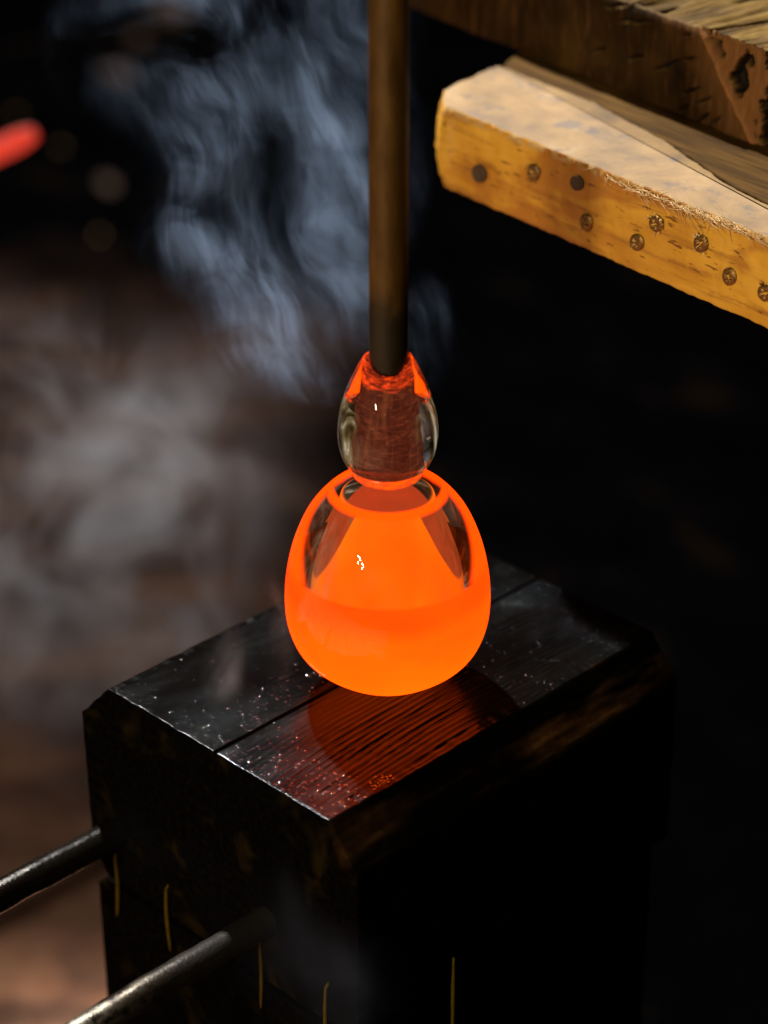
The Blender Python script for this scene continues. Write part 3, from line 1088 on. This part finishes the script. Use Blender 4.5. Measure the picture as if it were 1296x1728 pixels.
col = spline([(0.0135, 0.1178), (0.0178, 0.1192), (0.0210, 0.1235), (0.0229, 0.1300), (0.0234, 0.1370), (0.0226, 0.1450), (0.0206, 0.1530), (0.0175, 0.1610), (0.0138, 0.1680), (0.0106, 0.1722), (0.0094, 0.1728)], 90)
col = [(0.0, 0.1178)] + col
link('neck_bulb', lathe(col + [(0.0, 0.1728)], 128, f=lambda r, z, a: f_collar(r, z, a)), M['clear'], globe)


def f_core(r, z, a):
    k = max(0.0, min(1.0, (z - 0.150) / 0.020))
    return r * (1 + 0.02 * noise.noise(Vector((cos(a) * 9, sin(a) * 9, z * 300)))), z + ztop(a) * k * 0.8


cr = spline([(0.0110, 0.1186), (0.0109, 0.122), (0.0105, 0.135), (0.0101, 0.150), (0.0098, 0.160), (0.0096, 0.1715)], 70)
link('hot_pipe_end', lathe([(0.0, 0.1184)] + cr, 128, f=f_core), M['core'], globe)


am = spline([(0.0130, 0.1205), (0.0165, 0.1260), (0.0172, 0.1340), (0.0162, 0.1430), (0.0140, 0.1490)], 30)
link('gold_sheen_sleeve', lathe(am, 96), M['amber'], globe)  # added sleeve that carries the painted reflections


# two thick orange-hot streaks inside the shoulders of the bulb
def streak(a0, a1):
    bm = bmesh.new()
    R = []
    for i in range(25):
        u = i / 24
        z = 0.1495 + 0.0225 * u
        r_out = 0.0188 - 0.0078 * u - 0.001
        r_in = 0.0112
        w = (a1 - a0) * (1 - 0.25 * u) * min(1, 0.30 + 2.0 * u)
        c = (a0 + a1) / 2
        row = []
        N = 14
        for k in range(2 * N):
            if k < N: a = c - w / 2 + w * k / (N - 1); r = r_in + (r_out - r_in) * max(0.0, sin(pi * k / (N - 1))) ** 0.5 * (0.35 + 0.65 * min(1, u * 5 + .1))
            else: a = c + w / 2 - w * (k - N) / (N - 1); r = r_in - 0.0004
            zt = z + ztop(a) * u * u
            row.append(bm.verts.new((r * cos(a), r * sin(a), zt)))
        R.append(row)
    for A, B in zip(R, R[1:]):
        for k in range(len(A)): bm.faces.new((A[k], A[(k + 1) % len(A)], B[(k + 1) % len(A)], B[k]))
    bm.faces.new(R[0]); bm.faces.new(list(reversed(R[-1])))
    bmesh.ops.recalc_face_normals(bm, faces=bm.faces)
    return bm


link('hot_streak', streak(radians(-22), radians(62)), M['streak'], globe)
link('hot_streak', streak(radians(125), radians(200)), M['streak'], globe)

# ------------------------------------------------------------------ blurred things far behind, on the ground
def ray(px, py):
    d = Vector((0, cos(PITCH), -sin(PITCH)))
    u = Vector((0, sin(PITCH), cos(PITCH)))
    return d + Vector((1, 0, 0)) * (px - 648) / FOC - u * (py - 864) / FOC


def on_ground(px, py, z=GZ):
    v = ray(px, py)
    return CAM + v * ((z - CAM.z) / v.z)


def scrap(px, py, size, mat, label, long=1.0, ang=0.0):
    bm = bmesh.new()
    bmesh.ops.create_icosphere(bm, subdivisions=3, radius=1)
    off = Vector((px * 0.1, py * 0.1, 0))
    for v in bm.verts:
        q = 1 + 0.45 * noise.noise(v.co * 1.7 + off) + 0.2 * noise.noise(v.co * 5 + off)
        v.co = Vector((v.co.x * size * q, v.co.y * size * q * long, v.co.z * size * q * 0.6))
    p = on_ground(px, py)
    o = link('metal_scrap', bm, M[mat], None, p + Vector((0, 0, size * 0.3)), smooth=False)
    o.rotation_euler = (0, 0, ang)
    return tag(o, label, 'metal scrap', 'metal scraps on the dark ground far behind')


scrap(103, 250, 0.004, 'brass', 'blurred golden glint on the dark ground, just right of the glowing red rod')
scrap(28, 195, 0.006, 'brass', 'blurred golden fleck on the dark ground, above the glowing red rod')
scrap(168, 398, 0.004, 'brass', 'blurred golden fleck on the dark ground, lowest of the golden flecks')
scrap(182, 315, 0.010, 'rust', 'blurred upright rusty brown scrap on the dark ground', 2.6, 0.3)
scrap(235, 70, 0.014, 'rust', 'blurred brown rusty lump near the top of the photo, behind the smoke', 1.5)
scrap(290, 25, 0.026, 'rust', 'blurred largest brown rusty lump at the top edge, behind the smoke', 1.5, 0.8)
scrap(200, 130, 0.014, 'rust', 'blurred brown rusty lump midway between the top lumps and the golden fleck', 2.0, 0.9)

# red-hot rod at the left edge
p1 = CAM + ray(56, 226) * 2.05
p0 = CAM + ray(-260, 372) * 1.95
o = link('hot_rod', tube([(0, 0, 0)] + [tuple((p0 - p1) * (i / 20)) for i in range(1, 21)], [0.0058, 0.0078] + [0.0090] * 19, 24, 0.0004), M['hotrod'], None, p1)
tag(o, 'blurred glowing red hot rod end poking in at the left edge', 'hot rod')


# ------------------------------------------------------------------ smoke
def mat_smoke(name, dens, color, nscale, stretch, lo, hi, blobs, aniso=0.25, ridge=False):
    """blobs: (centre, radii, weight) of soft ellipsoids in the smoke's own space; noise stretched along the drift"""
    t = NT(name)
    P = t.coord()
    warp = t.n('TexNoise')
    t.put(warp.inputs['Vector'], P)
    warp.inputs['Scale'].default_value = 11
    warp.inputs['Detail'].default_value = 2
    wv = t.n('VectorMath', operation='MULTIPLY_ADD')
    t.put(wv.inputs[0], warp.outputs['Color'])
    wv.inputs[1].default_value = (0.055, 0.055, 0.055)
    t.put(wv.inputs[2], P)
    q = t.mapping(t.mapping(wv.outputs[0], rot=(0, radians(16), 0)), scale=stretch)
    nz = t.noise(q, nscale, 4, 0.55, 0.2)
    nz = t.smooth(nz, lo, hi, 0.07, 1.0)
    nz = t.math('MULTIPLY', nz, t.smooth(t.noise(t.mapping(wv.outputs[0], rot=(0, radians(25), 0)), 17, 4, 0.6, 0.6), 0.42, 0.62))
    if ridge:
        n2 = t.noise(t.mapping(t.mapping(wv.outputs[0], rot=(0, radians(16), 0)), scale=(2.2, 1.0, 0.42)), nscale * 1.9, 4, 0.6, 0.3)
        rg = t.smooth(t.math('ABSOLUTE', t.math('SUBTRACT', n2, 0.5)), 0.0, 0.10, 1.9, 0.35)
        nz = t.math('MULTIPLY', nz, rg)
    total = None
    for c, r, w in blobs:
        e = t.mapping(wv.outputs[0], scale=(1 / r[0], 1 / r[1], 1 / r[2]), loc=(-(c[0] + .0275) / r[0], -(c[1] + .0275) / r[1], -(c[2] + .0275) / r[2]))
        ln = t.n('VectorMath', operation='LENGTH')
        t.put(ln.inputs[0], e)
        k = t.smooth(ln.outputs['Value'], 0.25, 1.0, w, 0.0)
        total = k if total is None else t.math('ADD', total, k)
    d = t.math('MULTIPLY', t.math('MULTIPLY', total, nz), dens)
    v = t.n('VolumePrincipled')
    v.inputs['Color'].default_value = color + (1,)
    v.inputs['Anisotropy'].default_value = aniso
    t.put(v.inputs['Density'], d)
    t.t.links.new(v.outputs[0], t.out.inputs['Volume'])
    t.m.cycles.volume_step_rate = 1.0
    return t.m


def smoke_box(name, lo, hi, mat, label, loc=(0, 0, 0), rot=(0, 0, 0)):
    bm = bmesh.new()
    bmesh.ops.create_cube(bm, size=1)
    for v in bm.verts:
        v.co = Vector([lo[k] + (hi[k] - lo[k]) * (v.co[k] + 0.5) for k in range(3)])
    o = link(name, bm, mat, None, loc, smooth=False)
    o.rotation_euler = rot
    return tag(o, label, 'smoke', None, 'stuff')


# tall drifting curtain behind the pipe
sm1 = mat_smoke('blue_smoke', 9, (0.50, 0.68, 1.0), 15, (2.0, 1.1, 0.50), 0.38, 0.68,
                [((-0.040, .1, 0.137), (0.058, 0.05, 0.042), 1.2),
                 ((-0.065, .1, 0.168), (0.045, 0.05, 0.045), 0.9),
                 ((-0.090, .1, 0.215), (0.050, 0.05, 0.060), 0.7),
                 ((-0.026, .1, 0.210), (0.042, 0.05, 0.085), 0.9),
                 ((-0.070, .1, 0.285), (0.095, 0.05, 0.080), 0.75),
                 ((0.020, .1, 0.128), (0.020, 0.04, 0.045), 0.45)], ridge=True)
smoke_box('smoke', (-0.205, 0.035, 0.06), (0.06, 0.165, 0.39), sm1, 'thin blue grey smoke drifting up and left behind the blowpipe')
sm2 = mat_smoke('grey_smoke', 4.2, (0.82, 0.85, 0.95), 6.0, (1.5, 1.0, 1.0), 0.28, 0.68,
                [((-0.16, .35, -0.07), (0.14, 0.09, 0.13), 0.9), ((-0.18, .35, -0.17), (0.13, 0.09, 0.15), 0.8), ((-0.24, .35, -0.08), (0.12, 0.09, 0.16), 0.5)])
smoke_box('smoke', (-0.38, 0.24, -0.36), (0.04, 0.46, 0.12), sm2, 'soft grey haze of smoke beyond the block at the left')
sm3 = mat_smoke('faint_smoke', 0.7, (0.8, 0.85, 1.0), 8.0, (2.0, 1.2, 1.0), 0.38, 0.68,
                [((-0.100, -.22, 0.068), (0.014, 0.03, 0.030), 0.8), ((-0.086, -.22, 0.040), (0.024, 0.03, 0.034), 0.9),
                 ((-0.062, -.22, 0.012), (0.034, 0.03, 0.032), 1.0), ((-0.030, -.22, -0.008), (0.045, 0.03, 0.028), 1.0)])
smoke_box('smoke', (-0.12, -0.26, -0.035), (0.012, -0.18, 0.095), sm3, 'faint smoke wisp curling down in front of the dark block end')
sm4 = mat_smoke('red_lit_smoke', 22, (0.9, 0.85, 0.85), 9.0, (2.4, 2.0, 0.6), 0.40, 0.66,
                [((-0.057, -.01, 0.028), (0.010, 0.02, 0.045), 0.9), ((-0.086, -.01, 0.010), (0.012, 0.02, 0.040), 0.6)])
smoke_box('smoke', (-0.112, -0.040, 0.002), (-0.0400, 0.020, 0.085), sm4, 'faint reddish wisps rising from the block just left of the globe')

# ------------------------------------------------------------------ done
bpy.context.view_layer.update()
